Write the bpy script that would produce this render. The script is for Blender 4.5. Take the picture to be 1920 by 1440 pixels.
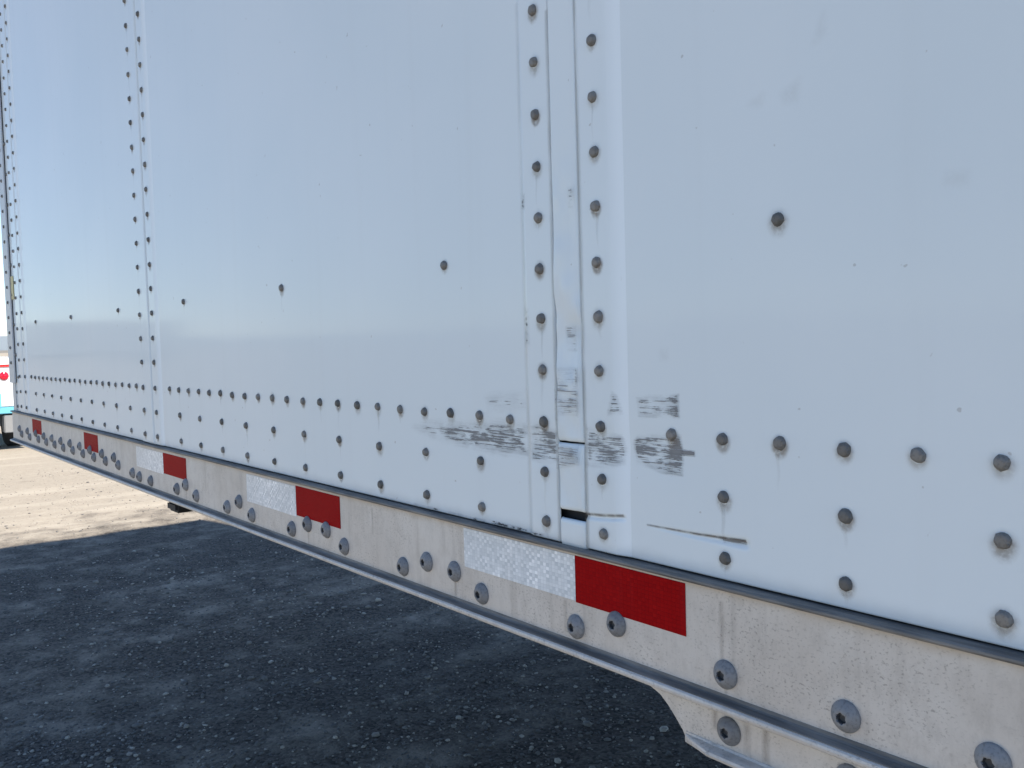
import bpy, bmesh, math, random
import numpy as np
from mathutils import Matrix, Vector

for o in list(bpy.data.objects):
    bpy.data.objects.remove(o, do_unlink=True)
scene = bpy.context.scene
COL = scene.collection
R = math.radians
rng = np.random.default_rng(7)
random.seed(7)
G = 1.2            # height of the main rivet row above the ground (m); wall heights below are measured from that row

# ------------------------------------------------------------------ camera
cd = bpy.data.cameras.new('camera')
cd.sensor_width = 36.0
cd.lens = 1790.0 / 1920.0 * 36.0
cd.clip_start = 0.02
cd.clip_end = 8000
cam = bpy.data.objects.new('camera', cd)
COL.objects.link(cam)
right = Vector((0.604200, 0.796329, -0.028311))
up = -Vector((0.023565, -0.053371, -0.998297))
fwd = Vector((-0.796484, 0.602504, -0.051013))
m = Matrix((right, up, -fwd)).transposed().to_4x4()
m.translation = Vector((0.59366, -0.54265, 0.07931 + G))
cam.matrix_world = m
scene.camera = cam

# ------------------------------------------------------------------ sky, sun, exposure
SUN = Vector((3.65, 0.78, 4.1)).normalized()          # towards the sun
elev = math.asin(SUN.z)
azim = math.atan2(SUN.x, SUN.y)
world = bpy.data.worlds.new('World')
scene.world = world
world.use_nodes = True
wt = world.node_tree
bg = wt.nodes['Background']
sky = wt.nodes.new('ShaderNodeTexSky')
sky.sky_type = 'NISHITA'
sky.sun_disc = False
sky.sun_elevation = elev
sky.sun_rotation = azim
sky.altitude = 1800
sky.air_density = 1.0
sky.dust_density = 0.0
sky.ozone_density = 2.6
wt.links.new(sky.outputs[0], bg.inputs[0])
bg.inputs[1].default_value = 0.13
sl = bpy.data.lights.new('sun', 'SUN')
sl.energy = 5.0
sl.angle = R(0.53)
sl.color = (1.0, 0.93, 0.82)
so = bpy.data.objects.new('sun', sl)
COL.objects.link(so)
so.rotation_euler = SUN.to_track_quat('Z', 'Y').to_euler()
so.location = (20, 5, 25)
scene.view_settings.view_transform = 'Standard'
scene.view_settings.look = 'None'
scene.view_settings.exposure = 0.81
scene.view_settings.gamma = 1.0
scene.view_settings.use_curve_mapping = False
scene.render.engine = 'CYCLES'

# ------------------------------------------------------------------ helpers
def mesh_obj(name, verts, faces, mat=None, parent=None, smooth=False, uv=None):
    me = bpy.data.meshes.new(name)
    me.from_pydata([tuple(map(float, v)) for v in verts], [], [tuple(map(int, f)) for f in faces])
    me.update()
    if smooth:
        me.polygons.foreach_set('use_smooth', [True] * len(me.polygons))
    if mat:
        me.materials.append(mat)
    o = bpy.data.objects.new(name, me)
    COL.objects.link(o)
    if parent:
        attach(o, parent)
    return o

BASE = {}
def attach(o, parent):
    o.parent = parent
    if parent.name in BASE:
        o.matrix_parent_inverse = Matrix.Translation(BASE[parent.name]).inverted()

def thing(name, label, cat, loc, group=None):
    o = bpy.data.objects.new(name, None)
    COL.objects.link(o)
    o.location = loc
    o.empty_display_size = 0.2
    o['label'] = label
    o['category'] = cat
    if group:
        o['group'] = group
    BASE[o.name] = Vector(loc)
    return o

class MB:
    def __init__(s): s.v = []; s.f = []
    def add(s, v, f):
        b = len(s.v); s.v += [tuple(p) for p in v]; s.f += [tuple(b + i for i in q) for q in f]
    def box(s, x0, x1, y0, y1, z0, z1):
        s.add([(x0,y0,z0),(x1,y0,z0),(x1,y1,z0),(x0,y1,z0),(x0,y0,z1),(x1,y0,z1),(x1,y1,z1),(x0,y1,z1)],
              [(0,3,2,1),(4,5,6,7),(0,1,5,4),(1,2,6,5),(2,3,7,6),(3,0,4,7)])
    def lathe(s, prof, n, axis='y', c=(0,0,0)):
        # prof: list of (radius, height along axis)
        vs = []; fs = []
        for (r, h) in prof:
            for k in range(n):
                a = 2*math.pi*k/n
                p = (r*math.cos(a), h, r*math.sin(a))
                if axis == 'x': p = (h, r*math.cos(a), r*math.sin(a))
                if axis == 'z': p = (r*math.cos(a), r*math.sin(a), h)
                vs.append((p[0]+c[0], p[1]+c[1], p[2]+c[2]))
        for i in range(len(prof)-1):
            for k in range(n):
                k2 = (k+1) % n
                fs.append((i*n+k, i*n+k2, (i+1)*n+k2, (i+1)*n+k))
        fs.append(tuple(range(n)));  fs.append(tuple((len(prof)-1)*n + k for k in reversed(range(n))))
        s.add(vs, fs)
    def build(s, name, mat, parent=None, smooth=False, bevel=0):
        o = mesh_obj(name, s.v, s.f, mat, parent, smooth)
        bm = bmesh.new(); bm.from_mesh(o.data); bmesh.ops.recalc_face_normals(bm, faces=bm.faces)
        if bevel:
            bmesh.ops.bevel(bm, geom=[e for e in bm.edges if len(e.link_faces) == 2 and e.calc_face_angle(0) > 0.6],
                            offset=bevel, segments=2, affect='EDGES', clamp_overlap=True)
        bm.to_mesh(o.data); bm.free()
        return o

def box(name, mat, parent, x0, x1, y0, y1, z0, z1, bevel=0):
    b = MB(); b.box(x0, x1, y0, y1, z0, z1)
    return b.build(name, mat, parent, bevel=bevel)

def extrude_x(name, prof, xs, mat, parent, smooth=False, jitter=None):
    """closed profile of (y, z) swept along x"""
    n = len(prof); v = []; f = []
    for i, x in enumerate(xs):
        for (y, z) in prof:
            d = jitter(x, y, z) if jitter else (0, 0)
            v.append((x, y + d[0], z + d[1]))
    for i in range(len(xs)-1):
        for k in range(n):
            k2 = (k+1) % n
            f.append((i*n+k, i*n+k2, (i+1)*n+k2, (i+1)*n+k))
    f.append(tuple(range(n))); f.append(tuple((len(xs)-1)*n + k for k in reversed(range(n))))
    b = MB(); b.add(v, f)
    return b.build(name, mat, parent, smooth)

# value noise for geometry
_T = rng.random((256, 256))
def vnoise(x, y):
    x = np.asarray(x, float); y = np.asarray(y, float)
    xi = np.floor(x).astype(int); yi = np.floor(y).astype(int)
    fx = x - xi; fy = y - yi
    fx = fx*fx*(3-2*fx); fy = fy*fy*(3-2*fy)
    g = lambda a, b: _T[a % 256, b % 256]
    return (g(xi,yi)*(1-fx)+g(xi+1,yi)*fx)*(1-fy) + (g(xi,yi+1)*(1-fx)+g(xi+1,yi+1)*fx)*fy - 0.5

# node helpers
class NT:
    def __init__(s, name):
        s.m = bpy.data.materials.new(name); s.m.use_nodes = True
        s.t = s.m.node_tree; s.b = s.t.nodes['Principled BSDF']; s.out = s.t.nodes['Material Output']
        s.tc = s.t.nodes.new('ShaderNodeTexCoord')
    def n(s, k, **kw):
        o = s.t.nodes.new(k)
        for a, v in kw.items(): setattr(o, a, v)
        return o
    def l(s, a, b): s.t.links.new(a, b)
    def sock(s, v, inp):
        if isinstance(v, bpy.types.NodeSocket): s.l(v, inp)
        else: inp.default_value = v
    def coords(s, scale=(1,1,1), src='Object'):
        mp = s.n('ShaderNodeMapping'); s.l(s.tc.outputs[src], mp.inputs[0]); mp.inputs['Scale'].default_value = scale
        return mp.outputs[0]
    def noise(s, vec, scale, detail=3, rough=0.55, out='Fac'):
        o = s.n('ShaderNodeTexNoise'); s.l(vec, o.inputs['Vector']); o.inputs['Scale'].default_value = scale
        o.inputs['Detail'].default_value = detail; o.inputs['Roughness'].default_value = rough
        return o.outputs[out]
    def ramp(s, v, a, b, lo=0.0, hi=1.0):
        o = s.n('ShaderNodeMapRange', interpolation_type='SMOOTHSTEP'); s.sock(v, o.inputs[0])
        o.inputs[1].default_value = a; o.inputs[2].default_value = b
        o.inputs[3].default_value = lo; o.inputs[4].default_value = hi
        return o.outputs[0]
    def math(s, op, a, b=0.0, c=0.0):
        o = s.n('ShaderNodeMath', operation=op); s.sock(a, o.inputs[0]); s.sock(b, o.inputs[1]); s.sock(c, o.inputs[2])
        return o.outputs[0]
    def mix(s, f, a, b):
        o = s.n('ShaderNodeMix', data_type='RGBA'); s.sock(f, o.inputs[0])
        s.sock(a if isinstance(a, bpy.types.NodeSocket) else (*a, 1), o.inputs[6])
        s.sock(b if isinstance(b, bpy.types.NodeSocket) else (*b, 1), o.inputs[7])
        return o.outputs[2]
    def attr(s, name):
        o = s.n('ShaderNodeAttribute'); o.attribute_name = name
        return o
    def bump(s, h, dist, strength=1.0):
        o = s.n('ShaderNodeBump'); s.l(h, o.inputs['Height']); o.inputs['Distance'].default_value = dist
        o.inputs['Strength'].default_value = strength
        s.l(o.outputs[0], s.b.inputs['Normal'])
    def set(s, **kw):
        for k, v in kw.items():
            k = k.replace('_', ' ')
            if isinstance(v, tuple) and len(v) == 3: v = (*v, 1)
            s.sock(v, s.b.inputs[k])
        return s
    def alpha(s, a):
        tr = s.n('ShaderNodeBsdfTransparent'); mx = s.n('ShaderNodeMixShader')
        s.sock(a, mx.inputs[0]); s.l(tr.outputs[0], mx.inputs[1]); s.l(s.b.outputs[0], mx.inputs[2])
        s.l(mx.outputs[0], s.out.inputs[0])

def simple(name, col, rough=0.5, metal=0.0, var=0.0, scale=40):
    q = NT(name)
    if var:
        f = q.noise(q.coords(), scale, 4)
        c2 = tuple(max(0, c*(1-var)) for c in col); c1 = tuple(min(1, c*(1+var)) for c in col)
        q.set(Base_Color=q.mix(f, c2, c1))
    else: q.set(Base_Color=col)
    q.set(Roughness=rough, Metallic=metal)
    return q.m

# ------------------------------------------------------------------ materials
def mat_paint():
    q = NT('white_paint')
    v = q.coords()
    big = q.noise(v, 2.2, 3)
    st = q.noise(q.coords((30, 30, 1.2)), 1.0, 4)
    fine = q.noise(v, 160, 3)
    c = q.mix(q.ramp(big, .35, .7), (.655, .72, .745), (.69, .745, .765))
    c = q.mix(q.ramp(st, .52, .8, 0, .10), c, (.58, .61, .61))
    spk = q.ramp(q.noise(v, 90, 2), .745, .77, 0, .5)
    c = q.mix(spk, c, (.35, .34, .32))
    # road film along the bottom edge
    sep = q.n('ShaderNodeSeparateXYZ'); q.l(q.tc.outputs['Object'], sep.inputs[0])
    # paler paint stands in for light caught on each splice plate's right bevel
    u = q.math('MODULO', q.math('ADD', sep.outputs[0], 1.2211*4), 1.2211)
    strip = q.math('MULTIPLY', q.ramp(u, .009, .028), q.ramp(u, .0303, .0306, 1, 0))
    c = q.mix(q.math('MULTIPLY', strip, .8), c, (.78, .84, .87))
    low = q.ramp(q.math('ADD', sep.outputs[2], q.math('MULTIPLY', q.noise(v, 30, 4), .02)), 1.094, 1.118, .55, 0)
    c = q.mix(low, c, (.50, .49, .46))
    q.set(Base_Color=c, Roughness=.5)
    q.b.inputs['Specular IOR Level'].default_value = .12
    q.b.inputs['Coat Weight'].default_value = .32
    q.l(q.ramp(fine, .3, .7, .07, .11), q.b.inputs['Coat Roughness'])
    q.b.inputs['Coat IOR'].default_value = 1.5
    q.bump(q.noise(v, 420, 2), .00004, .6)
    return q.m
PAINT = mat_paint()

def mat_alu(name, c0, c1, dark, metal, rough):
    q = NT(name)
    v = q.coords()
    a = q.noise(v, 9, 5, .6)
    st = q.noise(q.coords((60, 60, 4)), 1.0, 5, .65)
    c = q.mix(q.ramp(a, .3, .7), c0, c1)
    c = q.mix(q.ramp(st, .5, .75, 0, .5), c, dark)
    mot = q.noise(q.coords((1, 1, .6)), 75, 6, .75)
    c = q.mix(q.ramp(mot, .42, .68, 0, .38), c, dark)
    c = q.mix(q.ramp(q.noise(v, 16, 4, .6), .5, .72, 0, .35), c, (.62, .61, .585))
    sp = q.ramp(q.noise(q.coords((.7, .7, 1)), 520, 3, .6), .54, .68, 0, .55)
    sp2 = q.math('MULTIPLY', sp, q.ramp(q.noise(v, 11, 3), .35, .6))
    c = q.mix(sp2, c, tuple(k*.45 for k in dark))
    sep = q.n('ShaderNodeSeparateXYZ'); q.l(q.tc.outputs['Object'], sep.inputs[0])
    warm = q.ramp(q.math('ADD', sep.outputs[2], q.math('MULTIPLY', q.noise(v, 25, 4), .012)), 1.085, 1.096, 0, .6)
    c = q.mix(warm, c, (.40, .33, .25))
    q.set(Base_Color=c, Metallic=metal, Roughness=rough)
    q.bump(q.noise(v, 260, 4), .0003, .5)
    return q.m
ALU = mat_alu('weathered_aluminium', (.53, .493, .45), (.595, .567, .53), (.375, .35, .32), .2, .55)
POST = simple('post_aluminium', (.50, .51, .52), .5, .2, .12, 14)

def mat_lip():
    q = NT('dark_aluminium_lip')
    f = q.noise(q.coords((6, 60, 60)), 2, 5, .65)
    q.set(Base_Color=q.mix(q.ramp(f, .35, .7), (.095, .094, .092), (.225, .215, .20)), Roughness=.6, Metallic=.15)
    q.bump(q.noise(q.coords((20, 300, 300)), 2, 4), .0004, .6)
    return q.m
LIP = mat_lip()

def mat_rivet(name, c0, c1, metal, rough):
    q = NT(name)
    oi = q.n('ShaderNodeObjectInfo')
    f = q.noise(q.coords(), 420, 3)
    c = q.mix(oi.outputs['Random'], c0, c1)
    c = q.mix(q.ramp(f, .45, .7, 0, .5), c, tuple(k*.5 for k in c0))
    q.set(Base_Color=c, Metallic=metal, Roughness=rough)
    q.bump(f, .0004, .6)
    return q.m
RIVET = mat_rivet('rivet_steel', (.11, .107, .10), (.22, .21, .195), .2, .6)
STEEL = simple('frame_steel', (.06, .062, .066), .6, .2, .3, 8)
BOLT = mat_rivet('bolt_zinc', (.165, .168, .174), (.235, .238, .244), .05, .6)
BLACK = simple('black_rubber', (.014, .014, .015), .7)
VOID = simple('dark_core', (.02, .02, .022), .8)
TYRE = simple('tyre_rubber', (.018, .018, .019), .85, 0, .3, 20)
RIM = simple('rim_aluminium', (.5, .5, .5), .35, .8)
ROOF = simple('roof_sheet', (.72, .72, .70), .5, 0, .08, 3)

def mat_tape(red):
    q = NT('red_reflective_sheet' if red else 'white_reflective_sheet')
    sep = q.n('ShaderNodeSeparateXYZ'); q.l(q.tc.outputs['Object'], sep.inputs[0])
    cell = .0042
    cx = q.math('FLOOR', q.math('DIVIDE', sep.outputs[0], cell))
    row = q.math('FLOOR', q.math('DIVIDE', sep.outputs[2], cell*.8))
    comb = q.n('ShaderNodeCombineXYZ'); q.l(cx, comb.inputs[0]); q.l(row, comb.inputs[1])
    wn = q.n('ShaderNodeTexWhiteNoise'); wn.noise_dimensions = '2D'; q.l(comb.outputs[0], wn.inputs['Vector'])
    par = q.math('PINGPONG', q.math('ADD', cx, row), 1.0)
    val = q.math('ADD', q.math('MULTIPLY', par, .30), q.math('MULTIPLY', q.math('POWER', wn.outputs[0], 1.4), .70))
    patch = q.ramp(q.noise(q.coords((9, 9, 9)), 1.0, 2), .38, .6, .45, 1)
    val = q.math('MULTIPLY', val, patch)
    fx = q.math('FRACT', q.math('DIVIDE', sep.outputs[0], cell)); fz = q.math('FRACT', q.math('DIVIDE', sep.outputs[2], cell*.8))
    edge = q.math('MAXIMUM', q.ramp(fx, .86, .93), q.ramp(fz, .84, .92))
    dirt = q.ramp(q.noise(q.coords((60, 60, 5)), 1.0, 4), .55, .8, 0, .25)
    if red:
        c = q.mix(val, (.27, .002, .004), (.34, .004, .005))
        c = q.mix(q.math('MULTIPLY', edge, .35), c, (.12, .001, .003))
        c = q.mix(q.math('MULTIPLY', dirt, .35), c, (.26, .05, .06))
        q.set(Base_Color=c, Roughness=.5)
        q.b.inputs['Specular IOR Level'].default_value = .03
    else:
        c = q.mix(val, (.53, .575, .60), (.96, .98, .99))
        c = q.mix(q.math('MULTIPLY', edge, .4), c, (.42, .44, .46))
        c = q.mix(dirt, c, (.50, .48, .44))
        q.set(Base_Color=c, Roughness=.3, Metallic=.0)
    inv = q.math('SUBTRACT', 1.0, edge)
    q.bump(q.math('ADD', inv, val), .00025, .5)
    return q.m
TAPE_R = mat_tape(True); TAPE_W = mat_tape(False)

def mat_scuff(name, col, col2, sx, sz, thr):
    """scrape marks: streaks cut by a noise; the painted-on outline comes in with the 'mask' attribute"""
    q = NT(name)
    mk = q.attr('mask').outputs['Fac']; dn = q.attr('dense').outputs['Fac']
    s1 = q.noise(q.coords((sx, 1, sz)), 1.0, 5, .62)
    s2 = q.noise(q.coords((sx*.6, 1, sz*.3)), 1.0, 4, .6)
    brk = q.noise(q.coords((38, 1, 75)), 1.0, 4, .6)
    dn = q.math('MULTIPLY', dn, q.ramp(s2, .34, .60, .35, 1.15))
    mk = q.math('ADD', mk, q.math('MULTIPLY', q.math('SUBTRACT', q.noise(q.coords((70, 1, 420)), 1.0, 4, .6), .5), q.ramp(mk, 0, .15, 0, .9)))
    v = q.math('ADD', q.math('MULTIPLY', s1, .75), q.math('MULTIPLY', s2, .25))
    v = q.math('ADD', v, q.math('MULTIPLY', q.math('SUBTRACT', brk, .5), .35))
    v = q.math('ADD', v, q.math('MULTIPLY', dn, .30))
    v = q.math('ADD', v, q.math('MULTIPLY', q.math('SUBTRACT', mk, 1.0), .6))
    a = q.ramp(v, thr, thr + .055)
    a = q.math('MULTIPLY', a, q.ramp(mk, .02, .3))
    a = q.math('MULTIPLY', a, q.math('ADD', .70, q.math('MULTIPLY', dn, .25)))
    film = q.math('MULTIPLY', q.math('MULTIPLY', q.ramp(mk, .1, .9), q.math('MULTIPLY', q.ramp(brk, .30, .66), q.ramp(s1, .32, .58, .35, 1))), q.math('ADD', .14, q.math('MULTIPLY', dn, .75)))
    a = q.math('MAXIMUM', a, film)
    q.set(Base_Color=q.mix(s2, col, col2), Roughness=.65)
    q.alpha(a)
    return q.m
SCUFF = mat_scuff('grey_scrape', (.13, .137, .143), (.27, .275, .28), 16, 1300, .545)
CHIP = mat_scuff('chipped_paint', (.05, .055, .06), (.12, .13, .14), 120, 160, .50)

def mat_soft(name, col, amount, sx=300, sz=300):
    q = NT(name)
    mk = q.attr('mask').outputs['Fac']
    n = q.noise(q.coords((sx, sx, sz)), 1.0, 3)
    a = q.math('MULTIPLY', q.math('MULTIPLY', mk, amount), q.ramp(n, .25, .6, .35, 1.0))
    q.set(Base_Color=col, Roughness=.6)
    q.alpha(a)
    return q.m
RUST = mat_soft('rust_halo', (.20, .135, .075), .62)
SMUDGE = mat_soft('faint_smudge', (.42, .40, .36), .08, 420, 420)
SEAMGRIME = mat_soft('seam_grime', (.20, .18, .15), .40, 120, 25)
RUN = mat_soft('dirt_run', (.36, .345, .31), .22, 200, 30)
FILM = mat_soft('thin_film', (.40, .37, .32), .16, 60, 12)
DRIP = mat_soft('drip_stain', (.30, .26, .22), .34, 260, 60)
CREASE_TONE = mat_soft('crease_tone', (.15, .13, .11), .85, 120, 25)

# ------------------------------------------------------------------ trailer side skin: its real relief
PITCH = 1.2211
SEAMS = [-2*PITCH, -PITCH, 0.0, PITCH, 2*PITCH]
def sm(x, a, b):
    t = np.clip((x - a)/(b - a), 0, 1); return t*t*(3 - 2*t)
def seg_dist(X, Z, pts):
    """distance to a polyline and the parameter 0..1 along it"""
    best = np.full(np.shape(X), 1e9); par = np.zeros(np.shape(X))
    n = len(pts) - 1
    for i in range(n):
        (ax, az), (bx, bz) = pts[i], pts[i+1]
        dx, dz = bx-ax, bz-az
        t = np.clip(((X-ax)*dx + (Z-az)*dz)/(dx*dx+dz*dz), 0, 1)
        d = np.hypot(X-ax-t*dx, Z-az-t*dz)
        k = d < best
        best = np.where(k, d, best); par = np.where(k, (i+t)/n, par)
    return best, par
CRE1 = [(-.0222, -.0785), (-.002, -.0772), (.0225, -.0745)]
CRE2 = [(.049, -.0770), (.072, -.0772), (.100, -.0775), (.126, -.0770), (.1475, -.0768)]
def skin_y(X, Z):
    X = np.asarray(X, float); Z = np.asarray(Z, float)
    y = np.full(np.broadcast(X, Z).shape, .0020)
    for s in SEAMS:
        u = X - s
        # splice plate: proud of the wall, its long edges bent down to it
        y = y - .0030*(np.clip((u+.1045)/.009, 0, 1) - np.clip((u-.0150)/.0155, 0, 1))
    # gentle oil-canning between the posts
    y = y + .00080*vnoise(X*2.6 + 3, Z*1.9) + .00025*vnoise(X*7 + 40, Z*5)
    d, t = seg_dist(X, Z, CRE1)
    y = y + .0020*np.exp(-(d/.0020)**2)
    d, t = seg_dist(X, Z, CRE2)
    w = .0006 + .0024*t
    y = y + .0026*(.12+.88*t)*np.exp(-(d/w)**2)
    # knocks where something scraped along the wall
    for (cx, cz, rx, rz, a) in ((.055, -.018, .05, .02, .0012), (-.16, -.02, .09, .02, .0010), (-.08, -.02, .02, .014, .0014), (.005, -.018, .02, .016, .0012)):
        y = y + a*np.exp(-((X-cx)/rx)**2 - ((Z-cz)/rz)**2)
    return y

def lines(a, b, fine):
    """coordinates from a to b; fine = list of (start, end, step), 'base' step otherwise"""
    out = [a]; x = a
    while x < b - 1e-9:
        step = min([s for (p, q, s) in fine if p - 1e-9 <= x < q - 1e-9] or [.03])
        nxt = x + step
        for (p, q, s) in fine:
            if x < p - 1e-9 < nxt: nxt = p
        x = min(nxt, b); out.append(x)
    return out

def grid_sheet(name, xs, zs, yfun, mat, parent, thick=.0016):
    X, Z = np.meshgrid(xs, zs)
    Y = yfun(X, Z)
    nx, nz = len(xs), len(zs)
    v = np.stack([X, Y, Z + G], -1).reshape(-1, 3).tolist()
    f = [(j*nx+i, j*nx+i+1, (j+1)*nx+i+1, (j+1)*nx+i) for j in range(nz-1) for i in range(nx-1)]
    # folded-back edges give the sheet its thickness
    def rim(idx, flip):
        b = len(v)
        for k in idx: p = v[k]; v.append([p[0], p[1] + thick, p[2]])
        for a in range(len(idx)-1):
            q = (idx[a], b+a, b+a+1, idx[a+1]); f.append(q if flip else q[::-1])
    rim(list(range(nx)), True); rim([(nz-1)*nx+i for i in range(nx)], False)
    rim([j*nx for j in range(nz)], False); rim([j*nx+nx-1 for j in range(nz)], True)
    return mesh_obj(name, v, f, mat, parent, True)

ZB = -.1062         # lower edge of the skin
ZT = 2.80
ROOFZ = 2.90

trailer = thing('semi_trailer', 'long white riveted semi trailer with scraped side wall and aluminium bottom rail', 'trailer', (5.3, 1.3, 0))

zl = lines(ZB, ZT, [(ZB, -.064, .0012), (-.064, .04, .004), (.04, 1.1, .02), (1.1, ZT, .1)])
panels = []
BL, BR = -.0568, -.0222        # batten edges relative to a seam
def xfine(s, strong):
    st = .0015 if strong else .003
    return [(s-.1051, s-.1045, .0006), (s-.1045, s-.0955, st*1.5), (s-.0955, s-.0949, .0006), (s-.0949, s+.0144, .006), (s+.0144, s+.0150, .0006), (s+.0150, s+.0305, st*2), (s+.0305, s+.0311, .0006)]
spans = [(-2.612, SEAMS[0]+BL-.0005), (SEAMS[0]+BR+.0006, SEAMS[1]+BL-.0005), (SEAMS[1]+BR+.0006, SEAMS[2]+BL-.0005),
         (SEAMS[2]+BR+.0006, SEAMS[3]+BL-.0005), (SEAMS[3]+BR+.0006, SEAMS[4]+BL-.0005)]
plabels = ['narrow white corner panel at the far end', 'far white side panel with sky reflections', 'wide white side panel left of the battered joint strip',
           'white side panel with grey scrapes right of the joint strip', 'white side panel beyond the right edge']
for (a, b), lab in zip(spans, plabels):
    fine = []
    for s in SEAMS: fine += xfine(s, s == 0)
    if a > -.1 and a < .1: fine.append((-.0222, .16, .002))
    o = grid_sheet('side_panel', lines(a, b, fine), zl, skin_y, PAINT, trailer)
    o['label'] = lab
    panels.append(o)
def panel_at(x):
    for (a, b), o in zip(spans, panels):
        if a <= x <= b: return o
    return trailer

# dark backing behind the open joints
box('panel_core', VOID, trailer, -2.60, 13.4, .0085, .020, G-.115, G+ZT-.01)

# ------------------------------------------------------------------ joint battens
def batten(s, z0, z1, seed, damage, lab=None, tilt=0.0):
    xs = lines(s+BL, s+BR, [(s+BL, s+BL+.004, .0008), (s+BL+.004, s+BR-.004, .003), (s+BR-.004, s+BR, .0008)])
    xs = sorted(set([round(x, 5) for x in xs]))
    zz = lines(z0, z1, [(z0, z0+.006, .001), (z0+.006, min(z1-.006, .45), .004), (z1-.006, z1, .001)] if z1 < 1 else [(z0, z0+.006, .001), (z0+.006, .45, .004), (.45, z1, .05)])
    def yf(X, Z):
        e = np.minimum(np.minimum(X-(s+BL), (s+BR)-X), .0035)/.0035
        ez = np.minimum(np.minimum(Z-z0, z1-Z), .0035)/.0035
        y = -.0022 + .0022*(1-np.sqrt(np.clip(e, 0, 1)))
        y = y + .0020*(1-np.sqrt(np.clip(ez, 0, 1)))
        if damage:
            k = 1-sm(Z, .10, .30)
            y = y + np.clip(e, 0, 1)**.7*k*(.0060*vnoise(X*45+seed, Z*22+seed) + .0030*vnoise(X*130+seed, Z*60)) + k*.0008
        return y + tilt*(Z-z0)
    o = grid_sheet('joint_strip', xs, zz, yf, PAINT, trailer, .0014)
    if lab: o['label'] = lab
    return o
for s in SEAMS[:4]:
    if s == 0:
        batten(s, -.0150, ZT, 3.3, True, 'dented white joint strip, long upper piece')
        batten(s, -.0760, -.0168, 9.1, True, 'crumpled white joint strip, middle piece', tilt=-.02)
        batten(s, -.1085, -.0840, 5.7, False, 'short white joint strip piece under the black gap')
    else:
        batten(s, ZB-.001, ZT, 2+s, False)

# ------------------------------------------------------------------ bottom rail
X0, X1 = -2.668, 13.4
rail_xs = [X0] + [round(-2.6 + .1*i, 3) for i in range(1, 60)] + [6, 8, 10, X1]
prof = [(.006, -.1080), (-.0030, -.1080), (-.0068, -.1082), (-.0078, -.1090), (-.0080, -.1100), (-.0072, -.1112), (-.0048, -.1120), (-.0032, -.1132),
        (-.0030, -.1150), (-.0030, -.1915), (-.0034, -.1934), (-.0048, -.1946), (-.0098, -.1954), (-.0118, -.1958), (-.0131, -.1968), (-.0136, -.1984),
        (-.0132, -.2004), (-.0118, -.2016), (-.0090, -.2020), (.0060, -.2020)]
rail = extrude_x('bottom_rail', [(y, z+G) for y, z in prof], rail_xs, ALU, trailer,
                 jitter=lambda x, y, z: ((.0006*float(vnoise(x*3, 5)), .0004*float(vnoise(x*4, 9))) if y < -.004 else (0, 0)))
rail['label'] = 'weathered aluminium bottom rail with warm stains'
# the darker bead is its own strip on top of the rail
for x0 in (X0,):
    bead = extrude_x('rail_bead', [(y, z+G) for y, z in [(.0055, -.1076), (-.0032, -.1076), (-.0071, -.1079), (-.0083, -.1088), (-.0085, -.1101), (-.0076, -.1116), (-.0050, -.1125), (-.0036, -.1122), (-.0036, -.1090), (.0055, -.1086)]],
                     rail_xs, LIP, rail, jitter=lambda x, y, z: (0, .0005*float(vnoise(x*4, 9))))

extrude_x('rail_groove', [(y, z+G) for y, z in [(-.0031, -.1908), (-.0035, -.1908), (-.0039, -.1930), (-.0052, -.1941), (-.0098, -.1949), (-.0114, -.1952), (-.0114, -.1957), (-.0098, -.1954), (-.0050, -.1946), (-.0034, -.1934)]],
          rail_xs, LIP, rail)  # darker strip laid over the up-facing faces of the lower lip
# landing gear bracket plate below the rail
def bracket():
    out = [(.0250, -.2035), (.0369, -.2058), (.0502, -.2079), (.0609, -.2115), (.0694, -.2177), (.0778, -.2259), (.0849, -.2335), (.0885, -.2400)]
    xr = 1.75
    low = [(xr, -.2400), (xr, -.2035)]
    pts = out + low
    n = len(pts)
    v = [(x, .0005, z+G) for x, z in pts] + [(x, .0065, z+G) for x, z in pts]
    f = [tuple(range(n)), tuple(range(2*n-1, n-1, -1))] + [(i, (i+1) % n, n+(i+1) % n, n+i) for i in range(n)]
    b = MB(); b.add(v, f)
    o = b.build('bracket_plate', ALU, trailer)
    pr = [(.0060, -.2330), (.0000, -.2330), (-.0012, -.2346), (-.0070, -.2354), (-.0096, -.2364), (-.0104, -.2382), (-.0098, -.2402), (-.0078, -.2412), (.0060, -.2412)]
    xs = [.0885, .0960, .1060, .1180] + [.2 + .1*i for i in range(16)]
    def jt(x, y, z):
        if y < 0 and x < .118: return ((-y)*(.118-x)/.030*.9, 0)
        return (0, 0)
    lp = extrude_x('bracket_lip', [(y, z+G) for y, z in pr], xs, ALU, o, jitter=jt)
    return o
brk = bracket()
brk['label'] = 'aluminium bracket plate with curved end hanging below the rail'

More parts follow.
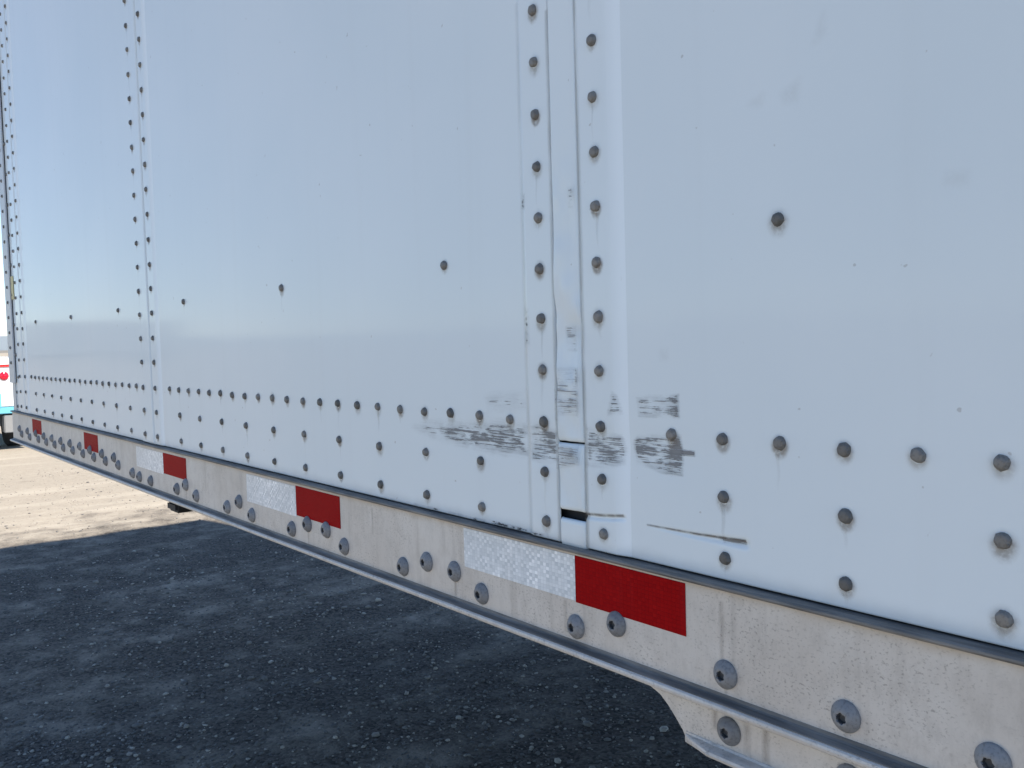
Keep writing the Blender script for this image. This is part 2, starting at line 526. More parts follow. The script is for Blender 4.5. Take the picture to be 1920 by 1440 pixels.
# ------------------------------------------------------------------ rivets and bolts
def lathe_mesh(name, rows, mat, n=16):
    b = MB()
    vs = []; fs = []
    for (r, h, star) in rows:
        for k in range(n):
            a = 2*math.pi*k/n
            rr = r*(1 + star*math.cos(6*a))
            vs.append((rr*math.cos(a), -h, rr*math.sin(a)))
    for i in range(len(rows)-1):
        for k in range(n):
            k2 = (k+1) % n
            fs.append((i*n+k, i*n+k2, (i+1)*n+k2, (i+1)*n+k))
    fs.append(tuple((len(rows)-1)*n+k for k in range(n)))
    me = bpy.data.meshes.new(name)
    me.from_pydata(vs, [], fs)
    bm = bmesh.new(); bm.from_mesh(me); bmesh.ops.recalc_face_normals(bm, faces=bm.faces)
    # normals must point away from the wall
    if sum(fc.normal.y*fc.calc_area() for fc in bm.faces) > 0:
        bmesh.ops.reverse_faces(bm, faces=bm.faces)
    bm.to_mesh(me); bm.free()
    me.materials.append(mat)
    return me
rivet_meshes = []
for i in range(4):
    t = [.60, .66, .56, .63][i]; h = [.0036, .0033, .0038, .0034][i]
    me = lathe_mesh('rivet', [(.0050, -.0012, 0), (.0050, .0006, 0), (.0046, .0016, 0), (.0047*t+.0008, h-.0004, 0), (.0047*t, h, 0), (.0016, h+.00025, 0)], RIVET, 14)
    for k, vv in enumerate(me.vertices):
        w = vnoise(vv.co.x*700+i*9, vv.co.z*700)
        vv.co.x += .0009*float(w)*(1 if i else .5); vv.co.z += .0009*float(vnoise(vv.co.z*600, i*7+vv.co.x*600))
    rivet_meshes.append(me)
bolt_mesh = lathe_mesh('bolt', [(.0108, -.001, 0), (.0108, .0012, 0), (.0104, .0019, 0), (.0094, .0026, 0), (.0078, .0046, 0), (.0060, .0059, 0), (.0045, .0064, 0), (.0037, .0063, .14), (.0034, .0050, .16), (.0030, .0030, .14), (.0012, .0028, 0)], BOLT, 24)
bolt_mesh.polygons.foreach_set('use_smooth', [False]*len(bolt_mesh.polygons))
bolt_mesh.materials.append(STEEL)
for p in bolt_mesh.polygons:
    if math.hypot(p.center.x, p.center.z) < .0037 and p.center.y > -.0060: p.material_index = 1
for p in bolt_mesh.polygons: p.use_smooth = p.center.y > -.0063 and math.hypot(p.center.x, p.center.z) > .0046

PZ = .0454
rivets = []          # (x, z, parent)
top_of = lambda x: .40 - .27*x       # what can be seen from beside the wall
hidden = []
def put(x, z):
    (rivets if (z < top_of(x) and -3 < x < .40) else hidden).append((x, z))
ROWS_Z = [.0, -.0449, -.0901]
col_z = ROWS_Z + [.0025 + PZ*k for k in range(1, 61)]
for s in SEAMS[:4]:
    for dx in (-.0762, 0.0):
        for z in col_z:
            put(s+dx, z)
for p in range(4):
    o = (p-2)*PITCH
    for i in range(21): put(o + -.1305 - .0508*i + (PITCH if False else 0), 0.0) if p < 4 else None
    for i in range(10):
        for z in ROWS_Z[1:]: put(o - .1814 - .1016*i, z)
    for dx in (-.236, -.643, -1.05): put(o + dx + (.006 if p == 3 else 0), .1532 + PZ*0)
# the panel row right of the seams runs on the same grid (its first rivets sit at .0777)
rivets = [r for r in rivets if not (0.02 < r[0] < .4)]
for i in range(7): rivets.append((.0777 + .0508*i, -.001))
for i in range(3):
    rivets.append((.1292 + .1016*i, ROWS_Z[1])); rivets.append((.1292 + .1016*i, ROWS_Z[2]))
rivets.append((.1808, .1532))
rivets = [r for r in rivets if r[0] > -2.54]
# far end columns
for z in [.152, .063, .241, .330, .419, .508, .597, .686]: rivets.append((-2.578, z))
for (x, z) in [(-2.594, -.002), (-2.559, -.003), (-2.594, -.049), (-2.592, -.092)]: rivets.append((x, z))

def add_copy(me, name, x, y, z, rot, parent, scale=1.0):
    o = bpy.data.objects.new(name, me)
    COL.objects.link(o)
    o.location = (x, y, z + G)
    o.rotation_euler = (random.uniform(-.05, .05), rot, random.uniform(-.05, .05))
    o.scale = (scale,)*3
    o.parent = parent
    return o
for (x, z) in rivets:
    x += random.uniform(-.0008, .0008); z += random.uniform(-.0008, .0008)
    add_copy(random.choice(rivet_meshes), 'rivet', x, float(skin_y(x, z)), z, random.uniform(0, 6.28), panel_at(x), random.uniform(.94, 1.05))
# rivets out of sight above the picture
b = MB()
for (x, z) in hidden:
    if x > 13: continue
    y = float(skin_y(x, z))
    n = 6; ang = [2*math.pi*k/n for k in range(n)]
    vs = [(x+.0047*math.cos(a), y+.0005, z+G+.0047*math.sin(a)) for a in ang] + [(x+.003*math.cos(a), y-.0034, z+G+.003*math.sin(a)) for a in ang]
    b.add(vs, [(k, (k+1) % n, n+(k+1) % n, n+k) for k in range(n)] + [tuple(range(n, 2*n))])
hr = b.build('upper_rivets', RIVET, trailer)
hr['kind'] = 'stuff'

BOLTS = [(.1322,-.1754),(.2330,-.1760),(.3288,-.1730),(-.0358,-.1780),(.0162,-.1638),(-.1785,-.1774),(-.3310,-.1771),(-.2805,-.1629),(-.2265,-.1636),(-.4734,-.1770),
 (-.5225,-.1635),(-.5779,-.1638),(-.6282,-.1776),(-.7703,-.1774),(-.8195,-.1635),(-.8704,-.1782),(-1.0135,-.1773),(-1.0662,-.1639),(-1.1138,-.1767),(-1.2678,-.1786),(-1.3406,-.1778),(-1.3876,-.1751),
 (-1.4898,-.1686),(-1.5219,-.1553),(-1.5902,-.1691),(-1.6191,-.1554),(-1.6889,-.1690),(-1.7225,-.1553),(-1.7893,-.1690),(-1.8190,-.1541),(-1.8888,-.1695),(-1.9169,-.1546),(-1.9888,-.1708),(-2.0159,-.1555),
 (-2.0854,-.1699),(-2.1178,-.1558),(-2.1862,-.1706),(-2.2162,-.1568),(-2.2865,-.1704),(-2.3204,-.1560),(-2.4057,-.1719),(-2.4368,-.1571),(-2.5227,-.1712),(-2.5547,-.1573)]
for (x, z) in BOLTS:
    add_copy(bolt_mesh, 'bolt', x, -.0032, z, random.uniform(0, 6.28), rail)
for (x, z) in [(.1317, -.2193), (.2330, -.2200), (.3300, -.2200)]:
    add_copy(bolt_mesh, 'bolt', x, .0004, z, random.uniform(0, 6.28), brk)

# ------------------------------------------------------------------ reflective tape
def tape(x0, x1, z0, z1, mat, lab, z0b=None, bite=()):
    xs = np.linspace(x0, x1, 14)
    v = []; f = []
    for x in xs:
        v += [(x, -.0032, z0+G), (x, -.00345, z0+G+.0002), (x, -.00345, z1+G-.0002), (x, -.0032, z1+G)]
    for i in range(len(xs)-1):
        for k in range(3): f.append((i*4+k, i*4+4+k, i*4+5+k, i*4+k+1))
    f.append((0, 1, 2, 3)); L = (len(xs)-1)*4; f.append((L+3, L+2, L+1, L))
    b = MB(); b.add(v, f)
    o = b.build('reflective_tape', mat, rail)
    o['label'] = lab
    return o
tape(-.2080, -.0356, -.1553, -.1150, TAPE_W, 'white prismatic tape nearest the camera')
tape(-.0352, .0937, -.1563, -.1146, TAPE_R, 'deep red tape nearest the camera')
tape(-.7880, -.6132, -.1590, -.1172, TAPE_W, 'white prismatic tape, second from the camera')
tape(-.6128, -.4830, -.1567, -.1160, TAPE_R, 'bright red tape, second from the camera')
tape(-1.3593, -1.1890, -.1585, -.1190, TAPE_W, 'dull white tape below the far joint')
tape(-1.1886, -1.0620, -.1562, -.1178, TAPE_R, 'glossy red tape below the far joint')
tape(-1.7780, -1.6530, -.1570, -.1174, TAPE_R, 'cracked red tape among the paired bolts')
tape(-2.3680, -2.2470, -.1563, -.1174, TAPE_R, 'cracked red tape at the far rail end')

# ------------------------------------------------------------------ wear: thin marks that follow the skin
def poly_sd(px, pz, poly):
    """signed distance, positive inside"""
    d = np.full(px.shape, 1e9); inside = np.zeros(px.shape, bool)
    n = len(poly)
    for i in range(n):
        ax, az = poly[i]; bx, bz = poly[(i+1) % n]
        dx, dz = bx-ax, bz-az
        t = np.clip(((px-ax)*dx+(pz-az)*dz)/(dx*dx+dz*dz+1e-12), 0, 1)
        d = np.minimum(d, np.hypot(px-ax-t*dx, pz-az-t*dz))
        c = ((az > pz) != (bz > pz)) & (px < (bx-ax)*(pz-az)/(bz-az+1e-12)+ax)
        inside ^= c
    return np.where(inside, d, -d)
def mark(name, poly, mat, soft, dense=0.0, parent=None, yoff=.0003, res=None, yfun=skin_y, dense_poly=None, dense_hi=1.0, dsoft=.003):
    xs = [p[0] for p in poly]; zs = [p[1] for p in poly]
    x0, x1, z0, z1 = min(xs)-soft, max(xs)+soft, min(zs)-soft, max(zs)+soft
    st = res or max(.0012, min(x1-x0, z1-z0)/24)
    nx = max(4, int((x1-x0)/st)+1); nz = max(4, int((z1-z0)/st)+1)
    X, Z = np.meshgrid(np.linspace(x0, x1, nx), np.linspace(z0, z1, nz))
    sd = poly_sd(X, Z, poly)
    mk = np.clip(.5 + sd/(2*soft), 0, 1)
    dn = np.full(X.shape, float(dense))
    if dense_poly:
        k = np.clip(.5 + poly_sd(X, Z, dense_poly)/(2*dsoft), 0, 1); dn = dn*(1-k) + dense_hi*k
    Y = yfun(X, Z) - yoff
    v = np.stack([X, Y, Z+G], -1).reshape(-1, 3)
    f = [(j*nx+i, j*nx+i+1, (j+1)*nx+i+1, (j+1)*nx+i) for j in range(nz-1) for i in range(nx-1)]
    o = mesh_obj(name, v, f, mat, parent or panel_at(float(np.mean(xs))), True)
    for nm, arr in (('mask', mk), ('dense', dn)):
        a = o.data.attributes.new(nm, 'FLOAT', 'POINT'); a.data.foreach_set('value', arr.ravel().astype(np.float32))
    return o
flat0 = lambda X, Z: np.full(np.shape(X), -.0005)
railf = lambda X, Z: np.full(np.shape(X), -.0031)
plate = lambda X, Z: np.full(np.shape(X), .0004)

mark('scrape_mark', [(-.311,-.018),(-.277,-.010),(-.226,-.009),(-.182,-.003),(-.134,-.002),(-.106,-.003),(-.106,-.033),(-.144,-.035),(-.217,-.033),(-.279,-.027)], SCUFF, .006, .02,
     dense_poly=[(-.25,-.018),(-.106,-.010),(-.106,-.034),(-.2,-.032)], dense_hi=.42, dsoft=.008)
mark('scrape_mark', [(-.098,-.006),(-.085,-.002),(-.059,-.006),(-.058,-.034),(-.079,-.038),(-.097,-.037)], SCUFF, .003, .12,
     dense_poly=[(-.074,-.008),(-.058,-.008),(-.058,-.033),(-.072,-.034)], dense_hi=.3)
mark('scrape_mark', [(-.0195,-.001),(.001,-.004),(.023,-.006),(.0275,-.018),(.025,-.029),(.006,-.034),(-.0195,-.034)], SCUFF, .003, .22)
mark('scrape_mark', [(.034,-.011),(.039,-.005),(.069,-.002),(.087,-.002),(.089,-.015),(.088,-.033),(.068,-.033),(.038,-.027)], SCUFF, .0022, .22,
     dense_poly=[(.076,-.013),(.083,-.006),(.089,-.008),(.089,-.034),(.070,-.034),(.073,-.024)], dense_hi=.62, dsoft=.005)
mark('scrape_mark', [(.040,.026),(.086,.031),(.086,.012),(.042,.011)], SCUFF, .0022, .14, dense_poly=[(.076,.030),(.087,.031),(.087,.012),(.080,.012)], dense_hi=.42, dsoft=.005)
mark('scrape_mark', [(.014,.030),(.020,.027),(.0245,.013),(.008,.010)], SCUFF, .0025, .26)
mark('scrape_mark', [(.086,-.0125),(.101,-.0125),(.101,-.0170),(.087,-.0170)], SCUFF, .0009, .75)
mark('scrape_mark', [(-.172,.022),(-.106,.026),(-.106,.009),(-.168,.006)], SCUFF, .006, -.05)
mark('scrape_mark', [(-.1035,.104),(-.094,.102),(-.094,.070),(-.1035,.071)], CHIP, .003, .0)
mark('scrape_mark', [(-.104,.209),(-.095,.207),(-.096,.193),(-.104,.195)], CHIP, .002, .0)
bat = lambda X, Z: np.full(np.shape(X), -.0042)
for poly, dn in (([(-.053,-.019),(-.024,-.019),(-.024,-.034),(-.053,-.040)], .06), ([(-.052,.050),(-.024,.050),(-.024,.008),(-.053,.008)], .02),
                 ([(-.038,.086),(-.0235,.086),(-.0235,.064),(-.036,.064)], .10), ([(-.031,.204),(-.0235,.204),(-.0235,.186),(-.030,.187)], .08),
                 ([(-.0545,.03),(-.0515,.03),(-.0515,-.04),(-.0545,-.04)], .32), ([(-.0275,.05),(-.0238,.05),(-.0238,.008),(-.0262,.008)], .40)):
    mark('scrape_mark', poly, SCUFF if dn < .3 else CHIP, .0018, dn, parent=trailer, yoff=.0012, yfun=bat)
mark('scrape_mark', [(.118,-.0758),(.128,-.0748),(.1475,-.0735),(.1485,-.0780),(.128,-.0783)], SCUFF, .0010, .55, res=.0006)
# chipped paint along the lower edge
mark('paint_chip', [(-.40,-.1062),(-.06,-.1062),(-.06,-.1030),(-.14,-.1022),(-.20,-.1038),(-.27,-.1028),(-.40,-.1052)], CHIP, .0016, .10, res=.0012)
mark('paint_chip', [(-.21,-.1065),(-.11,-.1065),(-.12,-.1035),(-.16,-.1015),(-.20,-.1040)], CHIP, .0012, .16, res=.0012)
mark('paint_chip', [(-1.10,-.1062),(-.45,-.1062),(-.45,-.1045),(-1.10,-.1048)], CHIP, .0012, .0, res=.0015)
# faint smudges higher up
for poly in ([(.185,.237),(.199,.243),(.197,.231),(.188,.231)], [(.158,.236),(.169,.240),(.168,.233)], [(.300,.166),(.312,.165),(.311,.159),(.299,.161)], [(.211,.264),(.218,.281),(.219,.269)], [(.068,.063),(.074,.063),(.074,.058),(.068,.058)]):
    mark('smudge', poly, SMUDGE, .004)
# grime in the joint corners; darker lines along the tops of the creases
mark('grime_tone_mark', [(-.0590,.36),(-.0572,.36),(-.0572,-.106),(-.0590,-.106)], SEAMGRIME, .0022, res=.0012)
mark('grime_tone_mark', [(-.0216,.36),(-.0200,.36),(-.0190,-.106),(-.0216,-.106)], SEAMGRIME, .0022, res=.0012)
mark('grime_tone_mark', [(-.1050,.38),(-.0990,.38),(-.0990,-.106),(-.1050,-.106)], FILM, .0016, res=.002)
mark('grime_tone_mark', [(p[0], p[1]+.0002+.0008*i/4) for i, p in enumerate(CRE2)] + [(p[0], p[1]+.0008+.0022*i/4) for i, p in reversed(list(enumerate(CRE2)))], CREASE_TONE, .0008, res=.0005)
mark('grime_tone_mark', [(p[0], p[1]+.0012) for p in CRE1] + [(p[0], p[1]+.0026) for p in CRE1[::-1]], CREASE_TONE, .0012, res=.0006)
# rust haloes under the rivets, one sheet for each panel
def haloes():
    by = {}
    for (x, z) in rivets:
        if x < -2.5: continue
        by.setdefault(panel_at(x).name, []).append((x, z))
    for pn, lst in by.items():
        v = []; f = []; mk = []
        for (x, z) in lst:
            r1 = random.uniform(.0075, .0105); amp = random.uniform(.25, 1.0); drop = random.uniform(.0, .0025)
            n = 16
            b0 = len(v)
            for (r, a) in ((.0040, 1.0), (.0056, .75), (.0056*.45+r1*.55, .22), (r1, 0.0)):
                for k in range(n):
                    t = 2*math.pi*k/n
                    px = x + r*math.cos(t); pz = z + r*math.sin(t)*(1.0 if math.sin(t) > 0 else 1.25) - drop*(r > .005)
                    pz = max(pz, ZB+.0003)
                    v.append((px, float(skin_y(px, pz))-.00035, pz+G)); mk.append(a*amp*(.55 if math.sin(t) > .2 else 1.0))
            for i in range(3):
                for k in range(n):
                    k2 = (k+1) % n
                    f.append((b0+i*n+k, b0+i*n+k2, b0+(i+1)*n+k2, b0+(i+1)*n+k))
        o = mesh_obj('rust_haloes', v, f, RUST, bpy.data.objects[pn], True)
        o['kind'] = 'stuff'
        a = o.data.attributes.new('mask', 'FLOAT', 'POINT'); a.data.foreach_set('value', np.array(mk, np.float32))
haloes()
def runs():
    by = {}
    for (x, z) in rivets:
        if x < -2.5 or random.random() < .45: continue
        by.setdefault(panel_at(x).name, []).append((x, z))
    for pn, lst in by.items():
        v = []; f = []; mk = []
        for (x, z) in lst:
            L = min(random.uniform(.012, .042), z - ZB - .002); w = random.uniform(.0012, .0035); amp = random.uniform(.25, 1)
            if L < .008: continue
            x += random.uniform(-.002, .002)
            for a in range(6):
                pz = z - .004 - (L-.004)*a/5
                for d, e in ((-1, 0), (-.4, 1), (.4, 1), (1, 0)):
                    px = x + d*w*(1-.5*a/5) + .0006*math.sin(a*1.7+x*90)
                    v.append((px, float(skin_y(px, pz))-.0005, pz+G)); mk.append(e*amp*(1-a/5)**.8)
            b0 = len(v) - 24
            for a in range(5):
                for d in range(3): f.append((b0+a*4+d, b0+a*4+d+1, b0+a*4+d+5, b0+a*4+d+4))
        o = mesh_obj('dirt_runs', v, f, RUN, bpy.data.objects[pn], True)
        o['kind'] = 'stuff'
        a = o.data.attributes.new('mask', 'FLOAT', 'POINT'); a.data.foreach_set('value', np.array(mk, np.float32))
runs()
# drips below the bolts on the rail
for (x, z) in BOLTS[:22]:
    if random.random() < .75:
        w = random.uniform(.0008, .0018); L = random.uniform(.012, .022)
        mark('drip_mark', [(x-w, z-.009), (x+w, z-.009), (x+w*.5, max(z-.009-L, -.190)), (x-w*.5, max(z-.009-L, -.190))], DRIP, .0014, parent=rail, yfun=railf, res=.0011)
for (x, z0, z1, w) in [(.129,-.122,-.166,.0014), (-.05,-.158,-.185,.0012), (-.40,-.12,-.15,.001)]:
    mark('drip_mark', [(x-w, z0), (x+w, z0), (x+w*.6, z1), (x-w*.6, z1)], DRIP, .002, parent=rail, yfun=railf, res=.0012)
for (x, z0, z1, w) in [(.148,-.209,-.231,.0022), (.165,-.207,-.232,.0025), (.118,-.206,-.222,.002)]:
    mark('drip_mark', [(x-w, z0), (x+w, z0), (x+w, z1), (x-w, z1)], DRIP, .002, parent=brk, yfun=plate, res=.0012)

# ------------------------------------------------------------------ far end of the trailer: corner post, sticker, small fittings
def corner_post():
    # vertical extrusion with a rounded outer corner
    pts = [(-2.590, -.0008), (-2.590, -.0045), (-2.600, -.0052), (-2.668, -.0052), (-2.676, -.0035), (-2.686, .006), (-2.694, .022), (-2.698, .045), (-2.698, .10), (-2.670, .10), (-2.670, .03), (-2.625, .008), (-2.618, -.0008)]
    n = len(pts); v = []; f = []
    for z in (-.022, ZT): v += [(x, y, z+G) for x, y in pts]
    f = [(i, (i+1) % n, n+(i+1) % n, n+i) for i in range(n)] + [tuple(range(n)), tuple(range(2*n-1, n-1, -1))]
    b = MB(); b.add(v, f)
    return b.build('corner_post', POST, trailer)
post = corner_post()
post['label'] = 'grey aluminium corner post with one rivet column'
for k in range(20):
    z = .039 + PZ*k*1.0
    add_copy(random.choice(rivet_meshes), 'rivet', -2.622, -.0052, z, 0, post)
# skin below the post and the casting behind the rail end
def end_casting():
    pts = [(-2.612, .0), (-2.668, .002), (-2.676, .012), (-2.676, .08), (-2.612, .08)]
    n = len(pts); v = []
    for z in (-.1065, -.0235): v += [(x, y, z+G) for x, y in pts]
    f = [(i, (i+1) % n, n+(i+1) % n, n+i) for i in range(n)] + [tuple(range(n)), tuple(range(2*n-1, n-1, -1))]
    b = MB(); b.add(v, f)
    o = b.build('end_casting', POST, trailer)
    b = MB(); b.lathe([(.004, -.11), (.018, -.105), (.024, -.085), (.024, -.05), (.016, -.035), (.004, -.03)], 14, 'z', (-2.684, .030, G))
    b.build('corner_lug', POST, o, True)
end_casting()
st = MB(); st.box(-2.5885, -2.553, -.0012, .0002, G+.228, G+.296)
stk = st.build('sticker', simple('yellow_sticker', (.52, .45, .20), .5, 0, .35, 60), panels[0])
stk['label'] = 'faded yellow sticker beside the corner post'
b = MB(); b.box(-1.172, -1.118, -.006, .03, G-.222, G-.2025); b.build('marker_lamp', BLACK, rail, bevel=.005)

# ------------------------------------------------------------------ the rest of the trailer body
box('roof', ROOF, trailer, -2.690, 13.42, .0085, 2.59, G+ZT+.002, G+ROOFZ)
box('far_wall', PAINT, trailer, -2.66, 13.40, 2.575, 2.60, G-.20, G+ZT)
box('front_wall', PAINT, trailer, -2.690, -2.672, .11, 2.574, G-.20, G+ZT)
box('rear_door', PAINT, trailer, 13.402, 13.44, .01, 2.60, G-.20, G+ZT)
box('floor', STEEL, trailer, -2.655, 13.395, .0205, 2.574, G-.145, G-.112)
box('top_rail', ALU, trailer, -2.67, 13.42, -.006, .0083, G+ZT+.003, G+ROOFZ-.004)
for i in range(52):
    x = -2.55 + .305*i
    b = MB(); b.box(x, x+.005, .03, 2.56, G-.195, G-.147); b.box(x-.02, x+.025, .03, 2.56, G-.200, G-.1955)
    b.build('crossmember', STEEL, trailer)
for y in (.55, 2.05):
    b = MB(); b.box(.45, .58, y-.065, y+.065, .35, G-.2005); b.box(.475, .555, y-.04, y+.04, .05, .349); b.box(.40, .63, y-.13, y+.13, .0, .049)
    b.build('landing_leg', STEEL, trailer, bevel=.006)
for (x, y) in [(9.6, .30), (9.6, 2.30), (10.85, .30), (10.85, 2.30)]:
    b = MB(); b.lathe([(.30, -.26), (.47, -.25), (.505, -.20), (.505, .20), (.47, .25), (.30, .26)], 32, 'y', (x, y, .505))
    w = b.build('wheel', TYRE, trailer, True)
    b = MB(); b.lathe([(.29, -.255), (.27, -.20), (.12, -.16), (.12, -.27), (.02, -.275)], 24, 'y', (x, y, .505)); b.build('rim', RIM, w, True)
for x in (9.6, 10.85):
    b = MB(); b.lathe([(.06, .0), (.06, 1.5)], 12, 'y', (x, .55, .505)); b.build('axle', STEEL, trailer, True)
b = MB(); b.box(8.9, 11.6, .62, .74, .60, G-.2005); b.box(8.9, 11.6, 1.86, 1.98, .60, G-.2005); b.build('bogie', STEEL, trailer)

# ------------------------------------------------------------------ ground
def gheight(X, Y):
    near = np.exp(-((X+3)/9)**2 - ((Y-1)/7)**2)
    return near*(.020*vnoise(X*.9, Y*.9) + .010*vnoise(X*3.1, Y*3.1) + .006*vnoise(X*9, Y*9) + .004*vnoise(X*31, Y*31)) - .012*near
def mat_ground():
    q = NT('dusty_gravel')
    v = q.coords()
    a = q.noise(v, .8, 5, .6); bb = q.noise(v, 4.5, 6, .65); c = q.noise(v, 60, 5, .7)
    tr = q.noise(q.coords((2.0, .3, 1)), 1.0, 4, .55)
    vor = q.n('ShaderNodeTexVoronoi'); q.l(v, vor.inputs['Vector']); vor.inputs['Scale'].default_value = 95
    grain = q.mix(vor.outputs['Color'], (.055, .053, .052), (.16, .152, .145))
    sepc = q.n('ShaderNodeSeparateColor'); q.l(vor.outputs['Color'], sepc.inputs[0])
    grain = q.mix(sepc.outputs[0], (.048, .042, .036), (.165, .14, .115))
    dust = q.mix(q.math('ADD', q.math('MULTIPLY', c, .6), q.math('MULTIPLY', q.noise(v, 14, 5, .7), .4)), (.17, .142, .108), (.55, .48, .385))
    k = q.math('ADD', q.math('MULTIPLY', a, .35), q.math('MULTIPLY', tr, .28))
    k = q.math('ADD', k, q.math('MULTIPLY', bb, .52))
    sep = q.n('ShaderNodeSeparateXYZ'); q.l(v, sep.inputs[0])
    far = q.ramp(sep.outputs[0], -8.3, -5.4, .24, -.03)  # paler where sunlit, darker toward the trailer's shadow: light put into the colour
    bounce = q.ramp(sep.outputs[1], -.5, -1.1, 0, .24)  # camera-side ground made paler to bounce warm light onto the wall
    k = q.math('ADD', q.math('ADD', k, far), bounce)
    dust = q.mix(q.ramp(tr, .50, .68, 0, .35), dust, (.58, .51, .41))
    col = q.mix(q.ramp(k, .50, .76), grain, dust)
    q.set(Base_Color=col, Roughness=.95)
    q.b.inputs['Specular IOR Level'].default_value = .2
    h = q.math('ADD', q.math('MULTIPLY', vor.outputs['Distance'], -.5), q.math('MULTIPLY', c, .8))
    q.bump(h, .008, .8)
    return q.m
GROUND = mat_ground()
gx = sorted(set(np.round(np.concatenate([[-400, -200, -100, -60, -40, -30], np.arange(-24, -9, .25), np.arange(-9, -4.5, .06), np.arange(-4.5, .8, .022), np.arange(.8, 4, .2), [5, 8, 14, 30, 60, 120, 400]]), 3)))
gy = sorted(set(np.round(np.concatenate([[-400, -150, -60, -30, -15, -8, -5, -3, -2, -1.2], np.arange(-.8, 3.6, .022), np.arange(3.6, 8, .2), [9, 12, 18, 30, 60, 150, 400]]), 3)))
GX, GY = np.meshgrid(gx, gy)
GZ = gheight(GX, GY)
nx, ny = len(gx), len(gy)
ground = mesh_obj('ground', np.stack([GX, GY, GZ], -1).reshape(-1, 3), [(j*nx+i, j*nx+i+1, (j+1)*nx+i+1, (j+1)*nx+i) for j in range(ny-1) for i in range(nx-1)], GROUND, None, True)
ground['kind'] = 'structure'
ground['label'] = 'dusty dark gravel yard'

# loose stones
def pebbles(count):
    t = (1+5**.5)/2
    iv = np.array([(-1,t,0),(1,t,0),(-1,-t,0),(1,-t,0),(0,-1,t),(0,1,t),(0,-1,-t),(0,1,-t),(t,0,-1),(t,0,1),(-t,0,-1),(-t,0,1)], float)
    iv /= np.linalg.norm(iv[0])
    fi = np.array([(0,11,5),(0,5,1),(0,1,7),(0,7,10),(0,10,11),(1,5,9),(5,11,4),(11,10,2),(10,7,6),(7,1,8),(3,9,4),(3,4,2),(3,2,6),(3,6,8),(3,8,9),(4,9,5),(2,4,11),(6,2,10),(8,6,7),(9,8,1)])
    u = rng.random(count)
    d = 1.6 + 9.5*u**1.7                     # distance from where one stands beside the wall
    ang = rng.uniform(R(96), R(172), count)
    X = .4 + d*np.cos(ang); Y = -.6 + d*np.sin(ang)
    keep = (Y < 4.5) & ((X > -5.6) | (rng.random(count) < .3)) & (vnoise(X*1.4+7, Y*1.4) + .5*vnoise(X*5, Y*5) > rng.uniform(-.75, .45, count))
    X, Y, d = X[keep], Y[keep], d[keep]
    n = len(X)
    s = np.clip(rng.lognormal(math.log(.0036), .45, n), .0018, .016)
    Z = gheight(X, Y)
    V = iv[None]*s[:, None, None]*(1 + rng.uniform(-.28, .28, (n, 12, 1)))
    V[..., 0] *= rng.uniform(.8, 1.5, (n, 1)); V[..., 2] *= rng.uniform(.45, .85, (n, 1))
    a = rng.uniform(0, 6.28, n)
    ca, sa = np.cos(a)[:, None], np.sin(a)[:, None]
    x = V[..., 0]*ca - V[..., 1]*sa; y = V[..., 0]*sa + V[..., 1]*ca
    V = np.stack([x + X[:, None], y + Y[:, None], V[..., 2] + (Z + s*.25)[:, None]], -1)
    F = (fi[None] + (np.arange(n)*12)[:, None, None]).reshape(-1, 3)
    me = bpy.data.meshes.new('gravel')
    me.vertices.add(n*12); me.vertices.foreach_set('co', V.ravel())
    me.loops.add(len(F)*3); me.loops.foreach_set('vertex_index', F.ravel())
    me.polygons.add(len(F)); me.polygons.foreach_set('loop_start', np.arange(len(F))*3); me.polygons.foreach_set('loop_total', np.full(len(F), 3))
    me.update(calc_edges=True)
    tone = np.repeat(rng.random(n)**3.2, 12).astype(np.float32)
    at = me.attributes.new('tone', 'FLOAT', 'POINT'); at.data.foreach_set('value', tone)
    q = NT('gravel_stone')
    c = q.mix(q.ramp(q.attr('tone').outputs['Fac'], 0, 1), (.13, .124, .115), (.42, .385, .33))
    q.set(Base_Color=c, Roughness=.85)
    me.materials.append(q.m)
    o = bpy.data.objects.new('gravel', me); COL.objects.link(o)
    o['kind'] = 'stuff'; o['label'] = 'loose small stones scattered over the yard'; o['category'] = 'gravel'
pebbles(100000)

# low hills on the horizon
hv = []; hf = []
N = 96
for k in range(N):
    a = 2*math.pi*k/N
    r = 2600
    h = 10 + 26*(float(vnoise(k*.37, 3.3))+.5)
    hv += [(r*math.cos(a), r*math.sin(a), -30), (r*math.cos(a), r*math.sin(a), h), ((r+500)*math.cos(a), (r+500)*math.sin(a), h*.6-40)]
for k in range(N):
    j = (k+1) % N
    hf += [(k*3, j*3, j*3+1, k*3+1), (k*3+1, j*3+1, j*3+2, k*3+2)]
hills = mesh_obj('hills', hv, hf, simple('far_hills', (.16, .19, .22), .9, 0, .2, .01), None, True)
hills['kind'] = 'structure'
far = mesh_obj('far_plain', [(-3000,-3000,-.6),(3000,-3000,-.6),(3000,3000,-.6),(-3000,3000,-.6)], [(0,1,2,3)], simple('plain_soil', (.20, .18, .15), .95, 0, .2, .02))
far['kind'] = 'structure'

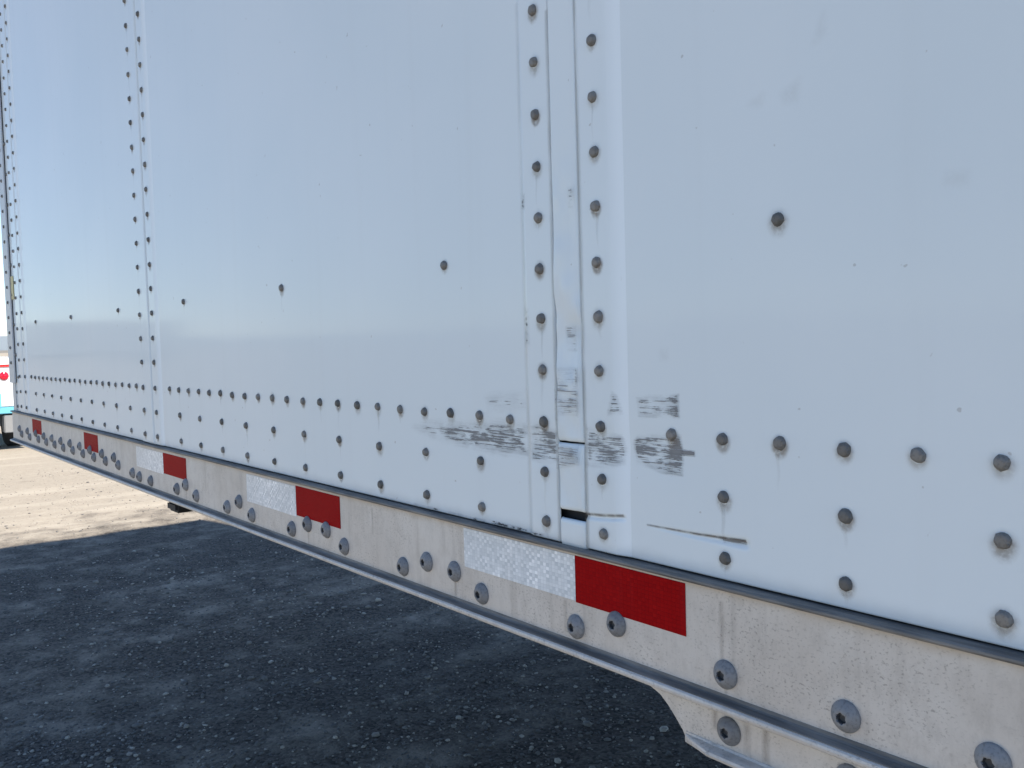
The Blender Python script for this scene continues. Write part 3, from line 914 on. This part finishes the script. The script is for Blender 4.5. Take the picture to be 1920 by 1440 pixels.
# ------------------------------------------------------------------ white utility trailer beyond the far end
W = simple('white_gelcoat', (.80, .80, .79), .3)
RED = simple('red_trim', (.50, .02, .02), .35); TEAL = simple('teal_paint', (.14, .42, .52), .45)
LAMP = simple('red_lamp_lens', (.55, .01, .03), .12); GREY = simple('grey_bumper', (.22, .22, .22), .5)
ut = thing('utility_trailer', 'small white utility trailer with red lamp and teal band, behind the far trailer end', 'trailer', (-14.6, .9, 0))
b = MB(); b.box(-16.2, -13.0, -.35, 2.10, .53, 1.17); b.build('body', W, ut, bevel=.03)
b = MB(); b.box(-12.999, -12.985, -.33, 2.08, 1.06, 1.09); b.build('red_stripe', RED, ut)
b = MB(); b.box(-16.15, -12.985, -.33, 2.08, .46, .545); b.build('teal_band', TEAL, ut, bevel=.01)
b = MB(); b.box(-12.999, -12.988, -.30, 1.59, .546, .72); b.build('teal_panel', TEAL, ut)
b = MB(); b.lathe([(.055, 0), (.055, .014), (.045, .024), (.02, .03)], 20, 'x', (-13.0, 1.635, .945)); b.build('tail_lamp', LAMP, ut, True)
b = MB(); b.lathe([(.055, 0), (.055, .014), (.045, .024), (.02, .03)], 20, 'x', (-13.0, .10, .945)); b.build('tail_lamp', LAMP, ut, True)
b = MB(); b.box(-13.10, -12.93, 1.60, 1.90, .22, .44); b.build('bumper_block', GREY, ut, bevel=.01)
b = MB(); b.box(-13.10, -12.93, -.20, .10, .22, .44); b.build('bumper_block', GREY, ut, bevel=.01)
for (x, y) in [(-13.55, 1.80), (-13.55, -.10), (-15.6, 1.80), (-15.6, -.10)]:
    b = MB(); b.lathe([(.18, -.11), (.28, -.105), (.31, -.08), (.31, .08), (.28, .105), (.18, .11)], 24, 'y', (x, y, .31)); w = b.build('wheel', TYRE, ut, True)
    b = MB(); b.lathe([(.17, -.10), (.15, -.06), (.02, -.05)], 16, 'y', (x, y, .31)); b.build('rim', RIM, w, True)
b = MB(); b.box(-16.0, -13.11, 0.05, 1.70, .30, .458); b.build('chassis', STEEL, ut)

# ------------------------------------------------------------------ trailer parked across the yard, mirrored in the far side panel
PT = simple('grey_trailer_paint', (.20, .21, .22), .5, 0, .12, .6)
pt = thing('parked_trailer', 'long dark grey trailer parked across the yard, mirrored in the far side panel', 'trailer', (-78, -18.7, 0))
b = MB(); b.box(-79.3, -76.7, -24.5, -13.0, .95, 3.25); b.build('body', PT, pt, bevel=.03)
b = MB(); b.box(-76.699, -76.66, -24.4, -13.1, .90, 1.05); b.build('bottom_rail', POST, pt)
b = MB(); b.box(-78.6, -77.4, -24.0, -13.5, .55, .948); b.build('chassis', STEEL, pt)
for y in (-23.0, -21.7):
    for x in (-78.8, -77.2):
        b = MB(); b.lathe([(.30, -.22), (.47, -.20), (.50, -.15), (.50, .15), (.47, .20), (.30, .22)], 24, 'x', (x, y, .50)); b.build('wheel', TYRE, pt, True)
for x in (-78.7, -77.3):
    b = MB(); b.box(x-.07, x+.07, -15.3, -15.15, 0, .90); b.build('landing_leg', STEEL, pt)
